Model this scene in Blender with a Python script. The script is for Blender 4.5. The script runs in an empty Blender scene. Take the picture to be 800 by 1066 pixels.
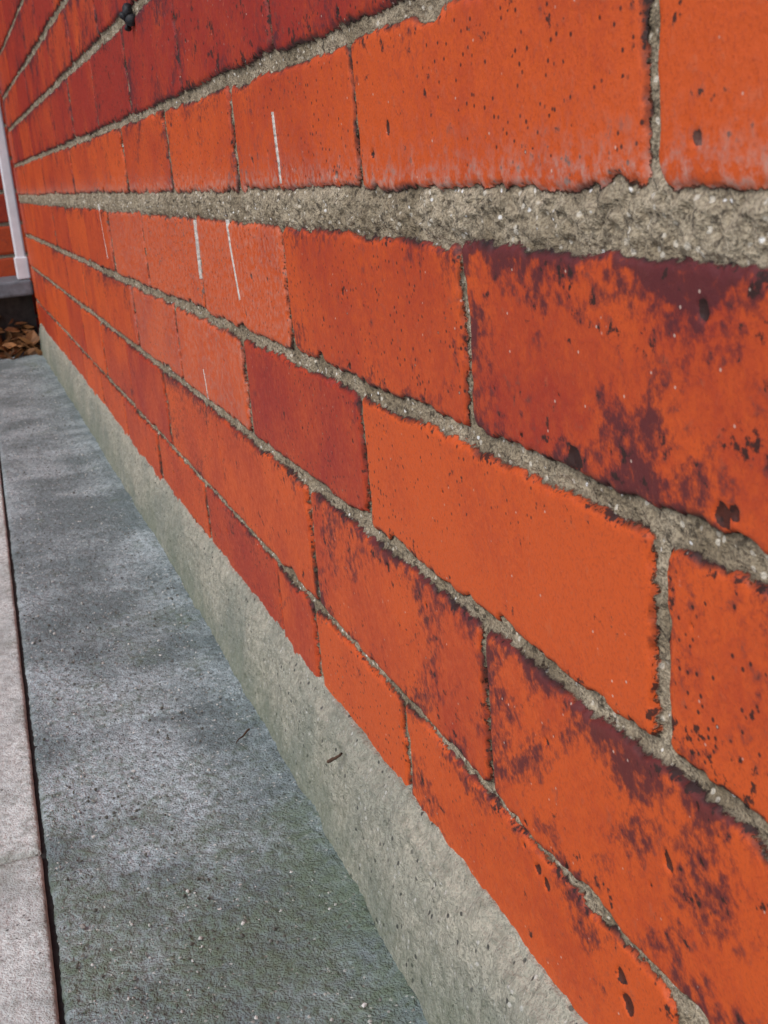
import bpy, math, numpy as np
from mathutils import Matrix, Vector
rng = np.random.default_rng(7)
scene = bpy.context.scene

# ------------------------------------------------------------------ helpers
def _hash(ix, iy, s):
    n = (ix.astype(np.int64)*374761393 + iy.astype(np.int64)*668265263 + s*974634777) & 0xFFFFFFFF
    n = ((n ^ (n >> 13)) * 1274126177) & 0xFFFFFFFF
    n = (n ^ (n >> 16)) & 0xFFFFFFFF
    return n.astype(np.float64)/4294967295.0
def vnoise(x, y, s=0):
    ix = np.floor(x); iy = np.floor(y)
    fx = x-ix; fy = y-iy
    fx = fx*fx*(3-2*fx); fy = fy*fy*(3-2*fy)
    a = _hash(ix, iy, s); b = _hash(ix+1, iy, s); c = _hash(ix, iy+1, s); d = _hash(ix+1, iy+1, s)
    return (a*(1-fx)+b*fx)*(1-fy) + (c*(1-fx)+d*fx)*fy
def fbm(x, y, scale, s=0, o=3, p=.5):
    v = 0; a = 1; t = 0
    cs, sn = math.cos(.6), math.sin(.6)
    x, y = x*scale, y*scale
    for k in range(o):
        v = v + a*vnoise(x+17.3*k, y+5.1*k, s+k*13); t += a; a *= p
        x, y = (x*cs-y*sn)*2.03, (x*sn+y*cs)*2.03
    return v/t - .5
def sstep(x, a, b):
    t = np.clip((x-a)/(b-a), 0, 1); return t*t*(3-2*t)

def grid_mesh(name, P, attrs=None, mat=None, flip=False, smooth=True):
    nu, nv, _ = P.shape
    me = bpy.data.meshes.new(name)
    idx = np.arange(nu*nv, dtype=np.int32).reshape(nu, nv)
    q = np.stack([idx[:-1, :-1], idx[1:, :-1], idx[1:, 1:], idx[:-1, 1:]], -1).reshape(-1, 4)
    if flip: q = q[:, ::-1]
    nf = len(q)
    me.vertices.add(nu*nv); me.vertices.foreach_set('co', P.reshape(-1).astype(np.float32))
    me.loops.add(nf*4); me.loops.foreach_set('vertex_index', np.ascontiguousarray(q).reshape(-1))
    me.polygons.add(nf); me.polygons.foreach_set('loop_start', np.arange(0, nf*4, 4, dtype=np.int32))
    me.polygons.foreach_set('use_smooth', np.full(nf, smooth, dtype=bool))
    for k, v in (attrs or {}).items():
        a = me.attributes.new(k, 'FLOAT', 'POINT'); a.data.foreach_set('value', v.reshape(-1).astype(np.float32))
    me.update(calc_edges=True)
    ob = bpy.data.objects.new(name, me); scene.collection.objects.link(ob)
    if mat: me.materials.append(mat)
    return ob
def tri_mesh(name, V, F, mat=None, smooth=False, attrs=None):
    me = bpy.data.meshes.new(name); me.from_pydata([tuple(v) for v in V], [], [tuple(int(i) for i in f) for f in F])
    for k, v in (attrs or {}).items():
        a = me.attributes.new(k, 'FLOAT', 'POINT'); a.data.foreach_set('value', np.asarray(v, dtype=np.float32))
    if smooth: me.polygons.foreach_set('use_smooth', [True]*len(me.polygons))
    me.update(); ob = bpy.data.objects.new(name, me); scene.collection.objects.link(ob)
    if mat: me.materials.append(mat)
    return ob
def box(name, x0, x1, y0, y1, z0, z1, mat, bevel=0.0):
    V = [(x, y, z) for x in (x0, x1) for y in (y0, y1) for z in (z0, z1)]
    F = [(0,1,3,2),(4,6,7,5),(0,4,5,1),(2,3,7,6),(0,2,6,4),(1,5,7,3)]
    ob = tri_mesh(name, V, F, mat)
    if bevel:
        m = ob.modifiers.new('b', 'BEVEL'); m.width = bevel; m.segments = 3
    return ob
def empty(name):
    e = bpy.data.objects.new(name, None); scene.collection.objects.link(e); return e

class NT:
    def __init__(s, name):
        s.m = bpy.data.materials.new(name); s.m.use_nodes = True; s.t = s.m.node_tree
        s.b = s.t.nodes['Principled BSDF']; s.co = s.t.nodes.new('ShaderNodeTexCoord').outputs['Object']
    def L(s, a, b): s.t.links.new(a, b)
    def put(s, v, sock):
        if isinstance(v, bpy.types.NodeSocket): s.L(v, sock)
        elif isinstance(v, tuple) and len(v) == 3 and sock.type == 'RGBA': sock.default_value = (*v, 1)
        else: sock.default_value = v
    def attr(s, n):
        a = s.t.nodes.new('ShaderNodeAttribute'); a.attribute_name = n; return a.outputs['Fac']
    def noise(s, scale, detail=2, rough=.55):
        n = s.t.nodes.new('ShaderNodeTexNoise'); n.inputs['Scale'].default_value = scale
        n.inputs['Detail'].default_value = detail; n.inputs['Roughness'].default_value = rough
        s.L(s.co, n.inputs['Vector']); return n.outputs['Fac']
    def voro(s, scale):
        n = s.t.nodes.new('ShaderNodeTexVoronoi'); n.inputs['Scale'].default_value = scale
        s.L(s.co, n.inputs['Vector'])
        c = s.t.nodes.new('ShaderNodeSeparateColor'); s.L(n.outputs['Color'], c.inputs[0])
        return n.outputs['Distance'], c.outputs[0], c.outputs[1], c.outputs[2]
    def rng(s, v, a, b, c=0., d=1., smooth=False):
        n = s.t.nodes.new('ShaderNodeMapRange'); s.put(v, n.inputs[0])
        if smooth: n.interpolation_type = 'SMOOTHSTEP'
        for i, q in enumerate((a, b, c, d)): n.inputs[i+1].default_value = q
        return n.outputs[0]
    def math(s, op, a, b=0.):
        n = s.t.nodes.new('ShaderNodeMath'); n.operation = op; s.put(a, n.inputs[0]); s.put(b, n.inputs[1]); return n.outputs[0]
    def mix(s, f, a, b, mode='MIX'):
        n = s.t.nodes.new('ShaderNodeMix'); n.data_type = 'RGBA'; n.blend_type = mode
        s.put(f, n.inputs[0]); s.put(a, n.inputs[6]); s.put(b, n.inputs[7]); return n.outputs[2]
    def fmix(s, f, a, b):
        n = s.t.nodes.new('ShaderNodeMix'); s.put(f, n.inputs[0]); s.put(a, n.inputs[2]); s.put(b, n.inputs[3]); return n.outputs[0]
    def bump(s, h, dist, strength=1.):
        n = s.t.nodes.new('ShaderNodeBump'); n.inputs['Distance'].default_value = dist
        n.inputs['Strength'].default_value = strength; s.put(h, n.inputs['Height'])
        return n.outputs[0]
    def out(s, col, rough, nrm=None, spec=.5):
        s.put(col, s.b.inputs['Base Color']); s.put(rough, s.b.inputs['Roughness'])
        s.b.inputs['Specular IOR Level'].default_value = spec
        if nrm: s.L(nrm, s.b.inputs['Normal'])
        return s.m

# ------------------------------------------------------------------ materials
def brick_material():
    n = NT('brick_and_mortar')
    sdf = n.attr('sdf'); tone = n.attr('tone'); burn = n.attr('burn'); grime = n.attr('grime'); mort = n.attr('mort'); salt_sheen = n.attr('salt_sheen')
    nA = n.noise(230, 3, .70); nB = n.noise(900, 1, .6)
    vd, v0, v1, v2 = n.voro(380)
    fa = n.rng(nA, .3, .7, -.5, .5)
    c = n.mix(n.math('ADD', tone, n.math('MULTIPLY', fa, .45)), (.67, .100, .014), (.35, .026, .014))
    c = n.mix(n.rng(nB, .5, .8, 0, .40), c, (.26, .030, .014))
    c = n.mix(n.rng(nA, .58, .72, 0, .40), c, (.74, .18, .06))
    c = n.mix(n.rng(n.math('ADD', burn, n.math('MULTIPLY', fa, .70)), .30, .90, 0, .88, True), c, (.080, .016, .022))
    c = n.mix(n.rng(n.math('ADD', grime, n.math('MULTIPLY', fa, .75)), .46, .62, 0, .92), c, (.030, .012, .009))
    sp = n.math('MULTIPLY', n.rng(vd, .18, .34, 1, 0), n.rng(n.math('SUBTRACT', v0, n.math('MULTIPLY', grime, .55)), .08, .12, .9, 0))
    c = n.mix(sp, c, (.03, .012, .010))
    c = n.mix(n.math('MULTIPLY', salt_sheen, n.rng(fa, -.2, .4)), c, (.60, .40, .33))  # pale mix: efflorescence on U1, painted sky sheen on A and C
    c = n.mix(n.math('MULTIPLY', n.rng(vd, .12, .22, .6, 0), n.rng(v1, .96, .97)), c, (.75, .58, .48))
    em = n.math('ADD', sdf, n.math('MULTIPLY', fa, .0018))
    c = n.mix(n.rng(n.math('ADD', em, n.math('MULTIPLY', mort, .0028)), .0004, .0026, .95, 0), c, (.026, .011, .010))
    # sandy mortar
    mc = n.mix(mort, (.26, .205, .13), (.50, .42, .30))
    mc = n.mix(n.rng(nB, .38, .60, .60, 0), mc, (.12, .09, .058))
    mc = n.mix(n.rng(nA, .55, .65, 0, .85), mc, (.055, .042, .028))
    mc = n.mix(n.math('MULTIPLY', n.rng(v1, .80, .86, 0, .85), n.rng(vd, .28, .42, 1, 0)), mc, (.68, .62, .51))
    mc = n.mix(n.math('MULTIPLY', n.rng(v2, .92, .94, 0, .9), n.rng(vd, .2, .3, 1, 0)), mc, (.88, .87, .84))
    mc = n.mix(n.rng(sdf, -.0014, -.0002, 0, .5), mc, (.06, .043, .03))
    mask = n.rng(em, -.0005, .0001)
    col = n.mix(mask, mc, c)
    hb = n.math('ADD', n.math('MULTIPLY', nB, .15), n.math('MULTIPLY', nA, .65))
    hm = n.math('ADD', n.math('MULTIPLY', nB, 1.5), n.math('MULTIPLY', nA, 3.4))
    nb = n.bump(n.fmix(mask, hm, hb), .0006, .9)
    rough = n.fmix(mask, .95, n.rng(nA, .3, .7, .44, .66))
    return n.out(col, rough, nb, .42)

def concrete(name, a, b, moss=.0, dark=(.10,.10,.095), speck=.6, bumpd=.0009, mcol=(.13,.155,.075), vs=420, pit=.75):
    n = NT(name)
    t = n.attr('tone'); nA = n.noise(190, 3, .70); nB = n.noise(760, 1); vd, v0, v1, v2 = n.voro(vs)
    c = n.mix(t, a, b)
    c = n.mix(n.rng(nA, .46, .66, 0, pit), c, dark)
    c = n.mix(n.rng(nB, .35, .6, .55, 0), c, dark)
    c = n.mix(n.math('MULTIPLY', n.rng(v1, .90, .93, 0, speck), n.rng(vd, .26, .40, 1, 0)), c, (.78, .77, .72))
    c = n.mix(n.math('MULTIPLY', n.rng(v2, .05, .07, .85, 0), n.rng(vd, .3, .45, 1, 0)), c, (.03, .03, .028))
    if moss:
        mm = n.math('ADD', n.attr('moss'), n.rng(nA, .3, .7, -.4, .4))
        c = n.mix(n.rng(mm, .1, 1.1, 0, moss), c, mcol)
    h = n.math('ADD', n.math('MULTIPLY', nB, 1.0), n.math('MULTIPLY', nA, 3.2))
    return n.out(c, .8, n.bump(h, bumpd, 1.), .45)

def plain(name, col, rough=.6, var=.3, scale=60, bumpd=.0004):
    n = NT(name); f = n.noise(scale, 3, .65)
    c = n.mix(n.rng(f, .35, .7), col, tuple(x*(1-var) for x in col))
    return n.out(c, rough, n.bump(f, bumpd, 1.))

M_brick = brick_material()
M_path = concrete('path_concrete', (.21, .265, .27), (.55, .64, .66), moss=.65, dark=(.10, .13, .13), mcol=(.14,.19,.105), pit=.65)
M_plinth = concrete('plinth_render', (.50, .47, .37), (.28, .30, .245), moss=.55, dark=(.19, .185, .145), bumpd=.0008, vs=330, mcol=(.16,.19,.115), speck=.4, pit=.6)
M_kerb = concrete('kerb_stone', (.80, .85, .81), (.42, .46, .44), moss=.35, dark=(.34, .36, .34), speck=.2, bumpd=.0005)
M_ground = plain('ground_paving', (.28, .29, .28), .9, .3, 30)
M_white = plain('white_pvc', (.80, .84, .88), .35, .10)
M_drip = plain('white_paint_spill', (.78, .74, .68), .6, .35, 500)
M_step = plain('slate_step', (.19, .215, .24), .6, .4)
M_dirt = plain('dirt', (.022, .022, .020), .95, .6, 300)
M_twig = plain('twig_bark', (.11, .055, .03), .85, .5, 300)

# ------------------------------------------------------------------ main brick wall
D = .16
CAMH = .36
def h2z(r): return CAMH - r*D
def ext(lst, step=.229, lo=-1.3, hi=2.9):
    l = list(lst)
    while l[-1] < hi: l.append(l[-1]+step+rng.uniform(-.004, .004))
    while l[0] > lo: l.insert(0, l[0]-step+rng.uniform(-.004, .004))
    return l
courses = []
J = .0041
courses.append(('F', h2z(2.40)+.003, h2z(1.96)-.003, ext([.13, .36, .59])))
courses.append(('E', h2z(1.96)+.003, h2z(1.5037)-.0026, ext([.242, .471, .614, .695, .926])))
courses.append(('D', h2z(1.5037)+.0026, h2z(1.0311)-.0032, ext([.371, .600, .836, 1.062])))
courses.append(('C', h2z(1.0311)+.0032, h2z(.6048)-.0040, ext([.2525, .4956, .720, .955])))
courses.append(('A', h2z(.6048)+.0040, h2z(.183), ext([.370, .601, .827, 1.063, 1.29])))
courses.append(('U1', h2z(.070), h2z(-.302)-.0036, ext([.251, .468, .680, .892, 1.11])))
courses.append(('U2', h2z(-.302)+.0036, h2z(-.765)-J, ext([.360, .580, .808, 1.034])))
courses.append(('U3', h2z(-.765)+J, h2z(-1.175)-J, ext([.245, .472, .70, .93])))
zt = h2z(-1.175); k = 0
while zt < 2.35:
    courses.append(('X%d' % k, zt+J, zt+.0735-J, ext([.36 if k % 2 == 0 else .245]))); zt += .0735; k += 1

def steps(a, b, s0, s1):
    out = [a]
    while out[-1] < b:
        f = (out[-1]-a)/(b-a); out.append(out[-1] + s0+(s1-s0)*f)
    out[-1] = b; return out
T = np.array(steps(-1.2, .13, .012, .004)[:-1] + steps(.13, .60, .0009, .0009)[:-1] + steps(.60, 1.1, .0009, .0015)[:-1] + steps(1.1, 2.78, .0015, .0036))
Z = np.array(steps(.02, .40, .0009, .0009)[:-1] + steps(.40, .72, .0011, .002)[:-1] + steps(.72, 2.35, .006, .012))
TT, ZZ = np.meshgrid(T, Z, indexing='ij')
wt = TT + .0026*fbm(TT, ZZ, 45, 1, 3) + .0024*fbm(TT, ZZ, 200, 2, 2)
wz = ZZ + .0036*fbm(TT, ZZ, 38, 3, 3) + .0028*fbm(TT, ZZ, 210, 4, 2)
sdf = np.full(TT.shape, -.03); tone = np.zeros(TT.shape); burn = np.zeros(TT.shape)
face = np.zeros(TT.shape); salt_sheen = np.zeros(TT.shape); gl = np.zeros(TT.shape)
ca, sa = math.cos(.9), math.sin(.9)
streak = .55*fbm((TT*ca+ZZ*sa)*2.6, (-TT*sa+ZZ*ca)*.7, 34, 9, 5, .62) + .75*fbm(TT, ZZ*1.2, 30, 19, 5, .66)
tones = {('A',.370):(.45,1.25,.25), ('A',.601):(.28,.55,.14), ('A',.827):(.05,.15,0), ('C',.2525):(.05,.55,.28), ('C',.4956):(-.05,.15,.14), ('C',.720):(.74,.30,.08),
         ('C',.955):(.1,.25,.05), ('D',.371):(.15,.98,.14), ('D',.600):(.28,.90,.24), ('D',.836):(.2,.45,.2), ('E',.242):(.08,.6,.18), ('E',.471):(.05,.55,.14), ('E',.614):(0,.2,0),
         ('U1',.251):(.02,.3,.18), ('U1',.468):(.08,.40,.17), ('U1',.680):(.25,.3,.08), ('U2',.580):(.55,.6,.1), ('U2',.360):(.4,.6,.1)}
for name, z0, z1, ps in courses:
    for i in range(len(ps)-1):
        t0, t1 = ps[i], ps[i+1]
        key = (name, round(t1, 4))
        tn, bn, gn = tones.get(key, (rng.uniform(.05, .75) if t1 > .7 else rng.uniform(0, .4), rng.uniform(.1, .8), rng.uniform(0, .25)))
        if name in ('U2', 'U3') or name[0] == 'X': tn = max(tn, rng.uniform(.45, 1.15)); bn += .4; gn += .14
        g = rng.uniform(.0021, .0029); j = rng.uniform(-.0007, .0007, 5)
        g0 = g1 = g
        if t1 > .65: g1 += .0013
        if t0 > .65: g0 += .0013
        if key in (('U1', .251), ('C', .2525)): g1 = .0034
        if key in (('U1', .468), ('C', .4956)): g0 = .0034
        a0, a1, b0, b1 = t0+g0, t1-g1, z0+j[0], z1+j[1]
        ia, ib = np.searchsorted(T, [a0-.02, a1+.02]); ja, jb = np.searchsorted(Z, [b0-.02, b1+.02])
        if ib <= ia or jb <= ja: continue
        s = np.s_[ia:ib, ja:jb]
        R = rng.uniform(.002, .006)
        cx, cz = (a0+a1)/2, (b0+b1)/2; hx, hz = (a1-a0)/2, (b1-b0)/2
        rot = rng.normal(0, .004)
        ut = wt[s]-cx; uz = wz[s]-cz-rot*ut
        qx = np.abs(ut)-hx+R; qz = np.abs(uz)-hz+R
        d = -(np.hypot(np.maximum(qx, 0), np.maximum(qz, 0)) + np.minimum(np.maximum(qx, qz), 0) - R)
        chip = np.maximum(fbm(TT[s], ZZ[s], 60, 50+i, 2)-.18, 0)*.030
        d = d-chip*np.exp(-np.maximum(d, 0)/.006)
        up = d > sdf[s]
        sdf[s] = np.where(up, d, sdf[s]); tone[s] = np.where(up, tn, tone[s])
        top = np.exp(-np.maximum(hz-uz, 0)/.011); side = np.exp(-np.maximum(ut+hx, 0)/.02)*.3+np.exp(-np.maximum(hx-ut, 0)/.020)*.75
        low = np.exp(-np.maximum(uz+hz, 0)/.008)*.6
        bv = bn*(.8*np.maximum(np.maximum(top, side), low) + .12) + (.45+bn)*1.5*streak[s]
        burn[s] = np.where(up, np.clip(bv, 0, 1), burn[s])
        gl[s] = np.where(up, gn, gl[s])
        f = j[2]*1.2 + ut*j[3]*4 + uz*j[4]*10 + .0014*fbm(TT[s], ZZ[s], 14, 20+i, 2)
        face[s] = np.where(up, f, face[s])
        if name == 'U1': salt_sheen[s] = np.where(up, np.clip(np.exp(-(uz+hz)/.006)*1.1, 0, .6), salt_sheen[s])
        elif name in ('C', 'A') and .72 < t1 < 1.3: salt_sheen[s] = np.where(up, .28, salt_sheen[s])  # sky sheen on the mid-distance bricks, painted as an even pale wash
tone = np.clip(tone + 1.2*fbm(TT, ZZ, 22, 101, 5, .64), -.1, 1.2)
grime = np.clip(gl + 1.6*fbm(TT*1.0, ZZ*1.6, 75, 111, 4, .75) - .22 + .28*np.exp(-np.maximum(sdf, 0)/.004), 0, 1)
grime = np.where(streak > .17, grime+.12, grime)
mortv = np.clip(.5+1.9*fbm(TT, ZZ, 60, 121, 4), 0, 1)
rough = .0016*fbm(TT, ZZ, 160, 31, 3) + .0024*fbm(TT, ZZ, 420, 32, 2)
wide = np.exp(-((ZZ-(h2z(.126)))/.0085)**4)
mort = -.0027 + rough*1.0 + .0022*fbm(TT, ZZ, 24, 33, 3)
mort = mort*(1-wide) + (-.0006 + rough*1.7 + .0036*fbm(TT, ZZ, 60, 34, 3))*wide
mortv = np.clip(mortv+.10*wide, 0, 1)
pits = [(.294,.272,.0042),(.2228,.272,.0032),(.2185,.2745,.0026),(.2726,.097,.0042),(.277,.104,.0025),(.2484,.1635,.0028),(.334,.1094,.0024),(.327,.1075,.0026),
        (.230,.320,.0026),(.345,.113,.0017),(.24,.262,.0022),(.296,.118,.0022),(.31,.124,.0018)]
for _ in range(230):
    pits.append((rng.uniform(.15, 1.4), rng.uniform(.08, .62), min(abs(rng.normal(0, .0008))+.0005, .0018)))
pit = np.zeros(TT.shape)
for (pt, pz, pr) in pits:
    ia, ib = np.searchsorted(T, [pt-.015, pt+.015]); ja, jb = np.searchsorted(Z, [pz-.015, pz+.015]); s = np.s_[ia:ib, ja:jb]
    if ib <= ia or jb <= ja: continue
    q = np.hypot((TT[s]-pt)*rng.uniform(.8, 1.2), (ZZ[s]-pz)*rng.uniform(.8, 1.2)) + .0030*fbm(TT[s], ZZ[s], 260, 77, 2)
    pit[s] = np.maximum(pit[s], (1-sstep(q, pr*.75, pr*1.1))*(sdf[s] > .001))
grime = np.clip(grime + 1.3*pit, 0, 1.4)
rd = np.clip(sdf/.0034, 0, 1); rd = np.sqrt(1-(1-rd)**2)
bf = face + .00016*fbm(TT, ZZ, 300, 40, 2) - .0018*(1-rd) - .0011*pit
m = sstep(sdf, -.0007, .0004)
H = mort*(1-m) + bf*m
P = np.stack([D-H, TT, ZZ], -1)
wall = empty('brick_wall')
facing = grid_mesh('facing', P, {'sdf': sdf, 'tone': tone, 'burn': burn, 'grime': grime, 'mort': mortv, 'salt_sheen': salt_sheen}, M_brick)
facing.parent = wall
M_end = plain('brick_end', (.36, .05, .025), .8)
core = box('core', D+.006, D+.225, -1.2, 2.778, -.2, 2.349, M_end); core.parent = wall
del P, H, m, bf

def drip(pts, w, seed):
    V, F = [], []
    n = 40; r = np.random.default_rng(seed)
    pts = np.array(pts)
    tt = np.linspace(0, 1, n); yy = np.interp(tt, np.linspace(0, 1, len(pts)), pts[:, 0]) + np.cumsum(r.normal(0, .00014, n))
    zz = np.interp(tt, np.linspace(0, 1, len(pts)), pts[:, 1])
    for i in range(n):
        ww = w*(.35+.65*math.sin(math.pi*min(1, tt[i]*1.1+.08)))*r.uniform(.4, 1.15)
        x = D+.0004; V += [(x+.001, yy[i]-ww, zz[i]), (x-.0012, yy[i], zz[i]), (x+.001, yy[i]+ww, zz[i])]
        if i: a = 3*i; F += [(a-3, a-2, a+1, a), (a-2, a-1, a+2, a+1)]
    return V, F
V, F = [], []
for k, (pts, w) in enumerate([([(.7206,.332),(.719,.318),(.7098,.2845)], .0020), ([(.589,.386),(.5865,.352)], .0006), ([(.822,.330),(.826,.290)], .0010), ([(.857,.222),(.852,.200)], .0014),
      ([(1.35,.338),(1.335,.28)], .0018)]):
    v, f = drip(pts, w, k); o = len(V); V += v; F += [tuple(i+o for i in q) for q in f]
dr = tri_mesh('paint_drips', V, F, M_drip, True); dr.parent = wall

# ------------------------------------------------------------------ rendered plinth
Tp = np.array(steps(-1.2, .2, .012, .004)[:-1] + steps(.2, 1.2, .0011, .0018)[:-1] + steps(1.2, 2.775, .002, .006))
S = np.linspace(0, 1, 110)
PT, PS = np.meshgrid(Tp, S, indexing='ij')
wb = np.interp(PT, [-1, .4, .65, 1.08, 2.0, 2.8], [.030, .027, .0195, .0135, .010, .008])
ztop = h2z(1.815) + .007*fbm(PT, PT*0, 14, 61, 3) + .0060*fbm(PT, PT*0, 90, 62, 3, .7)
prof = np.interp(PS, [0, .04, .16, .40, .8, 1], [-.15, .08, .36, .55, .82, 1.0])
zz = ztop*(1-PS) - .004*PS
zz = np.where(PS < .04, ztop - .0015*(PS/.04), zz)
lump_ = fbm(PT, PS*.08, 22, 63, 4)
xx = D - prof*wb - .0060*lump_ - .0022*fbm(PT, PS*.075, 190, 64, 3, .7)*np.clip(1.9-PS*1.6, .35, 1.7)
mossp = np.clip(PS*1.0-.25+1.1*fbm(PT, PS*.08, 14, 65, 4), 0, 1)
tonep = np.clip(.10+PS*.8+2.2*fbm(PT, PS*.08, 24, 66, 5, .66), 0, 1)
grid_mesh('concrete_plinth', np.stack([xx, PT, zz], -1), {'moss': mossp, 'tone': tonep}, M_plinth, flip=True)

# ------------------------------------------------------------------ path
def kx(t): return -.0239 + .0222*t
Tg = np.array(steps(-1.2, .3, .012, .004)[:-1] + steps(.3, 1.3, .0011, .002)[:-1] + steps(1.3, 2.95, .002, .006))
S = np.linspace(0, 1, 150)
GT, GS = np.meshgrid(Tg, S, indexing='ij')
X0 = kx(GT)+.0009; X1 = D+.012
GX = X0+(X1-X0)*GS
z = .0050*fbm(GX, GT, 9, 71, 3) + .0020*fbm(GX, GT, 70, 72, 3) + .0016*fbm(GX, GT, 330, 73, 2)
edge = np.exp(-(GX-X0)/.0025); z -= .0026*edge**2
z += .002*np.exp(-np.maximum(.135-GX, 0)/.012)
jt = GT-(.765+.02*(GX)+.008*fbm(GX, GT, 30, 74, 3)); z -= .0022*np.exp(-(jt/.0018)**2)*(fbm(GX, GT, 50, 75, 2) > -.15)
moss = np.clip(.18 + .50*np.exp(-((GT-.46)/.18)**2) + .30*np.exp(-np.abs(GX-.125)/.02) + 2.0*fbm(GX, GT, 24, 76, 5, .65)-.12 - .3*sstep(GT, .7, 1.1), 0, 1)
toneg = np.clip(.45 + 2.6*fbm(GX, GT, 16, 78, 5, .66) + .22*np.sign(jt)*np.exp(-np.abs(jt)/.15) + .75*np.exp(-((GT-.68)/.09)**2-((GX-.05)/.05)**2)-.35*np.exp(-((GT-.38)/.12)**2), 0, 1)  # the round pale patch is a cool sky reflection painted into the tone
grid_mesh('concrete_path', np.stack([GX, GT, z], -1), {'moss': moss, 'tone': toneg}, M_path)

def ico():
    p = (1+5**.5)/2
    v = np.array([(-1,p,0),(1,p,0),(-1,-p,0),(1,-p,0),(0,-1,p),(0,1,p),(0,-1,-p),(0,1,-p),(p,0,-1),(p,0,1),(-p,0,-1),(-p,0,1)])/1.9
    f = [(0,11,5),(0,5,1),(0,1,7),(0,7,10),(0,10,11),(1,5,9),(5,11,4),(11,10,2),(10,7,6),(7,1,8),(3,9,4),(3,4,2),(3,2,6),(3,6,8),(3,8,9),(4,9,5),(2,4,11),(6,2,10),(8,6,7),(9,8,1)]
    return v, np.array(f)
iv, if_ = ico()
V, F, G = [], [], []
N = 5200
for i in range(N):
    t = .38 + 2.2*rng.random()**1.7; x = rng.uniform(kx(t)+.006, .150)
    if rng.random() < .3: x = .138 - abs(rng.normal(0, .01))
    r = min(abs(rng.normal(0, .00045))+.0003, .0016)
    v = iv*r*rng.uniform(.6, 1.3, (12, 1))*rng.uniform(.6, 1.2, (1, 3)) + np.array([x, t, .0006+r*.25])
    V.append(v); F.append(if_+12*i); G += [rng.random()]*12
n = NT('grit'); g = n.attr('shade'); gm = n.out(n.mix(n.rng(g, .45, .95), (.11, .11, .09), (.70, .69, .64)), .8)
tri_mesh('loose_grit', np.concatenate(V), np.concatenate(F), gm, False, {'shade': G})

# ------------------------------------------------------------------ kerb
kerb = empty('stone_kerb')
joints = [-1.2, -.29, .6215, 1.53, 2.44, 3.35]
for k in range(5):
    a, b = joints[k]+.0014, joints[k+1]-.0014
    tt = np.array(steps(a, b, .0022 if k in (1, 2) else .006, .003 if k in (1, 2) else .006)); ss = np.linspace(0, 1, 110)
    KT, KS = np.meshgrid(tt, ss, indexing='ij')
    x1 = kx(KT)-.0006+.0009*fbm(KT, KS*0, 40, 81, 3); x0 = x1-.16; KX = x0+(x1-x0)*KS
    e = np.minimum(np.minimum(KT-a, b-KT), np.minimum(KX-x0, x1-KX)) + .001*fbm(KX, KT, 130, 82, 2)
    r = np.clip(e/.0035, 0, 1); r = np.sqrt(np.clip(1-(1-r)**2, 0, 1))
    z = .0015 + rng.uniform(-.0005, .0005) - .002*(1-r) + .0022*fbm(KX, KT, 20, 83+k, 3)+.0009*fbm(KX, KT, 260, 84, 2)
    z = np.where((KS == 0) | (KS == 1) | (KT == a) | (KT == b), -.006, z)
    ms = np.clip(.9*np.exp(-e/.004)+1.3*fbm(KX, KT, 25, 85, 3)+(.15 if k == 1 else 0), 0, 1)
    tk = np.clip(.3+2.2*fbm(KX, KT, 26, 86+k, 5, .68)+(.2 if k == 1 else 0), 0, 1)
    o = grid_mesh('kerb_unit_%d' % (k+1), np.stack([KX, KT, z], -1), {'moss': ms, 'tone': tk}, M_kerb); o.parent = kerb
soil = box('joint_soil', -.06, .07, -1.2, 2.95, -.02, -.0026, M_dirt); soil.parent = kerb

gr = tri_mesh('ground', [(-300,-300,-.025),(300,-300,-.025),(300,300,-.025),(-300,300,-.025)], [(0,1,2,3)], M_ground)

# ------------------------------------------------------------------ return wall at the far end
YF = 2.98
Xr = np.arange(-1.6, .40, .0035); Zr = np.arange(-.03, 2.35, .0042)
XX, ZR = np.meshgrid(Xr, Zr, indexing='ij')
cw = np.floor((ZR+.01)/.0735); lz = (ZR+.01)-cw*.0735
ox = XX + .115*(cw % 2)+.05; bw = np.floor(ox/.23); lx = ox-bw*.23
sd = np.minimum(np.minimum(lz, .0735-lz), np.minimum(lx, .23-lx))-.0042 + .002*fbm(XX, ZR, 50, 91, 2)
tn = .35+.6*_hash(bw, cw, 5); bn = .5*_hash(bw, cw, 6)+fbm(XX, ZR, 20, 92, 3)
HH = -.004+.004*sstep(sd, -.001, .001)+.001*fbm(XX, ZR, 150, 93, 2)
rw = empty('brick_wall.001')
o = grid_mesh('facing_return', np.stack([XX, YF-HH, ZR], -1), {'sdf': sd, 'tone': tn, 'burn': np.clip(bn, 0, 1), 'grime': sd*0, 'mort': sd*0+.5, 'salt_sheen': sd*0}, M_brick); o.parent = rw
o = box('core_return', -1.6, .40, YF+.008, YF+.22, -.2, 2.345, M_end); o.parent = rw

dp = empty('white_drainpipe')
for nm, a, bv in (('pipe', (.1335, .1560, 2.795, 2.822, .18, 2.3), .004), ('shoe', (.130, .1585, 2.790, 2.828, .1665, .215), .003),
              ('collar', (.1315, .1580, 2.792, 2.825, .62, .65), .003), ('collar_2', (.1315, .1580, 2.792, 2.825, 1.62, 1.65), .003), ('bracket', (.140, .150, 2.822, 2.985, .63, .64), .001)):
    o = box(nm, *a, M_white, bv); o.parent = dp

st = empty('stone_step')
o = box('tread', -.9, .159, 2.785, 2.975, .130, .165, M_step, .006); o.parent = st
o = box('riser', -.9, .157, 2.84, 2.974, -.02, .1295, plain('step_riser', (.07, .055, .045), .9, .6)); o.parent = st

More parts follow.
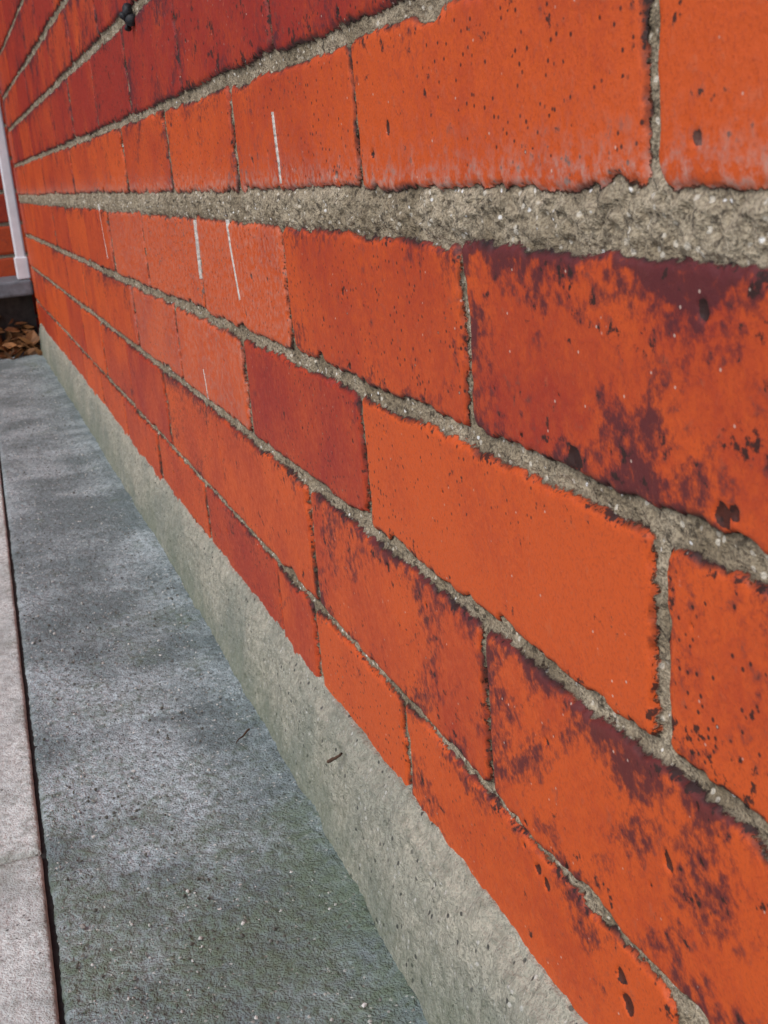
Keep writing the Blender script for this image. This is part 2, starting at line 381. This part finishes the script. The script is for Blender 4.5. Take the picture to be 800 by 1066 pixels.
V, F = [], []
C = []
for i in range(460):
    c = np.array([rng.uniform(-.45, .15), 2.83-abs(rng.normal(0, .045)), 0]); c[2] = .004+max(0, .09-(2.83-c[1])*1.1)*rng.random()
    L = rng.uniform(.012, .028); W = L*rng.uniform(.4, .65)
    q = Matrix.Rotation(rng.uniform(0, 6.28), 3, 'Z') @ Matrix.Rotation(rng.normal(0, .6), 3, 'X') @ Matrix.Rotation(rng.normal(0, .5), 3, 'Y')
    pts = [(-L,0,0),(-L*.4,W*.8,.003),(L*.3,W*.8,.003),(L,0,.002),(L*.3,-W*.8,.004),(-L*.4,-W*.8,.003),(0,0,-.002)]
    o = len(V)
    for p in pts: V.append(tuple(np.array(q @ Vector(p))+c))
    F += [(o+6, o+a, o+(a+1) % 6) for a in range(6)]; C += [rng.random()]*7
n = NT('dead_leaf'); g = n.attr('shade'); lm = n.out(n.mix(g, (.07, .035, .015), (.34, .14, .04)), .7)
tri_mesh('dead_leaves', V, F, lm, False, {'shade': C})

def lump(name, c, r, mat, parts=7, seed=1):
    rr = np.random.default_rng(seed); V, F = [], []
    for i in range(parts):
        bm_v = iv*r*rr.uniform(.3, .7)*rr.uniform(.7, 1.3, (12, 1)) + np.array(c)+rr.normal(0, r*.45, 3)*np.array([.5, 1, 1])
        F += [tuple(f+12*i) for f in if_]; V += list(bm_v)
    o = tri_mesh(name, V, F, mat, True); m_ = o.modifiers.new('s', 'SUBSURF'); m_.levels = 2; m_.render_levels = 2
    return o
lump('dirt_clump', (D-.003, .964, .481), .010, plain('black_dirt', (.012, .012, .016), .6, .5, 300))
def twig(name, p, q, r, seed):
    rr = np.random.default_rng(seed); p = np.array(p); q = np.array(q); n_ = 9; V, F = [], []
    for i in range(n_):
        c = p+(q-p)*i/(n_-1)+rr.normal(0, .0003, 3)
        for a in range(6):
            an = a*math.pi/3; rad = r*(1-.5*i/n_)*rr.uniform(.8, 1.2)
            V.append(c+rad*np.array([math.cos(an), .3*math.sin(an), math.sin(an)]))
        if i: F += [((i-1)*6+a, (i-1)*6+(a+1) % 6, i*6+(a+1) % 6, i*6+a) for a in range(6)]
    return tri_mesh(name, V, F, M_twig, True)
twig('twig', (.1435, .553, .050), (.148, .540, .060), .0011, 1)
twig('twig.001', (.130, .70, .006), (.118, .688, .004), .0007, 2)

# ------------------------------------------------------------------ light
w = bpy.data.worlds.new('World'); scene.world = w; w.use_nodes = True
nt = w.node_tree; bg = nt.nodes['Background']
sky = nt.nodes.new('ShaderNodeTexSky'); sky.sky_type = 'NISHITA'; sky.sun_disc = False
sd_ = Vector((-.62, -.25, .74)).normalized()
sky.sun_elevation = math.asin(sd_.z); sky.sun_rotation = math.atan2(sd_.x, sd_.y) % (2*math.pi)
sky.air_density = 1.0; sky.dust_density = 2.0; sky.ozone_density = 1.0
nt.links.new(sky.outputs[0], bg.inputs[0]); bg.inputs[1].default_value = .15
sl = bpy.data.lights.new('sun', 'SUN'); sl.energy = 1.3; sl.angle = math.radians(28); sl.color = (1, .97, .93)
so = bpy.data.objects.new('sun', sl); scene.collection.objects.link(so)
so.rotation_euler = sd_.to_track_quat('Z', 'Y').to_euler()

# ------------------------------------------------------------------ camera
cd = bpy.data.cameras.new('camera'); cam = bpy.data.objects.new('camera', cd); scene.collection.objects.link(cam)
R = Matrix(((.9356, .1742, -.3074), (-.3434, .2445, -.9068), (-.0828, .9539, .2886)))
q = R.to_quaternion().normalized()
cam.matrix_world = Matrix.Translation((0, 0, CAMH)) @ q.to_matrix().to_4x4()
cd.sensor_fit = 'HORIZONTAL'; cd.sensor_width = 36; cd.lens = 36*1220/800
cd.clip_start = .01; cd.clip_end = 1000
cd.dof.use_dof = True; cd.dof.focus_distance = .50; cd.dof.aperture_fstop = 60
scene.camera = cam
scene.view_settings.view_transform = 'Standard'; scene.view_settings.look = 'None'; scene.view_settings.exposure = 0
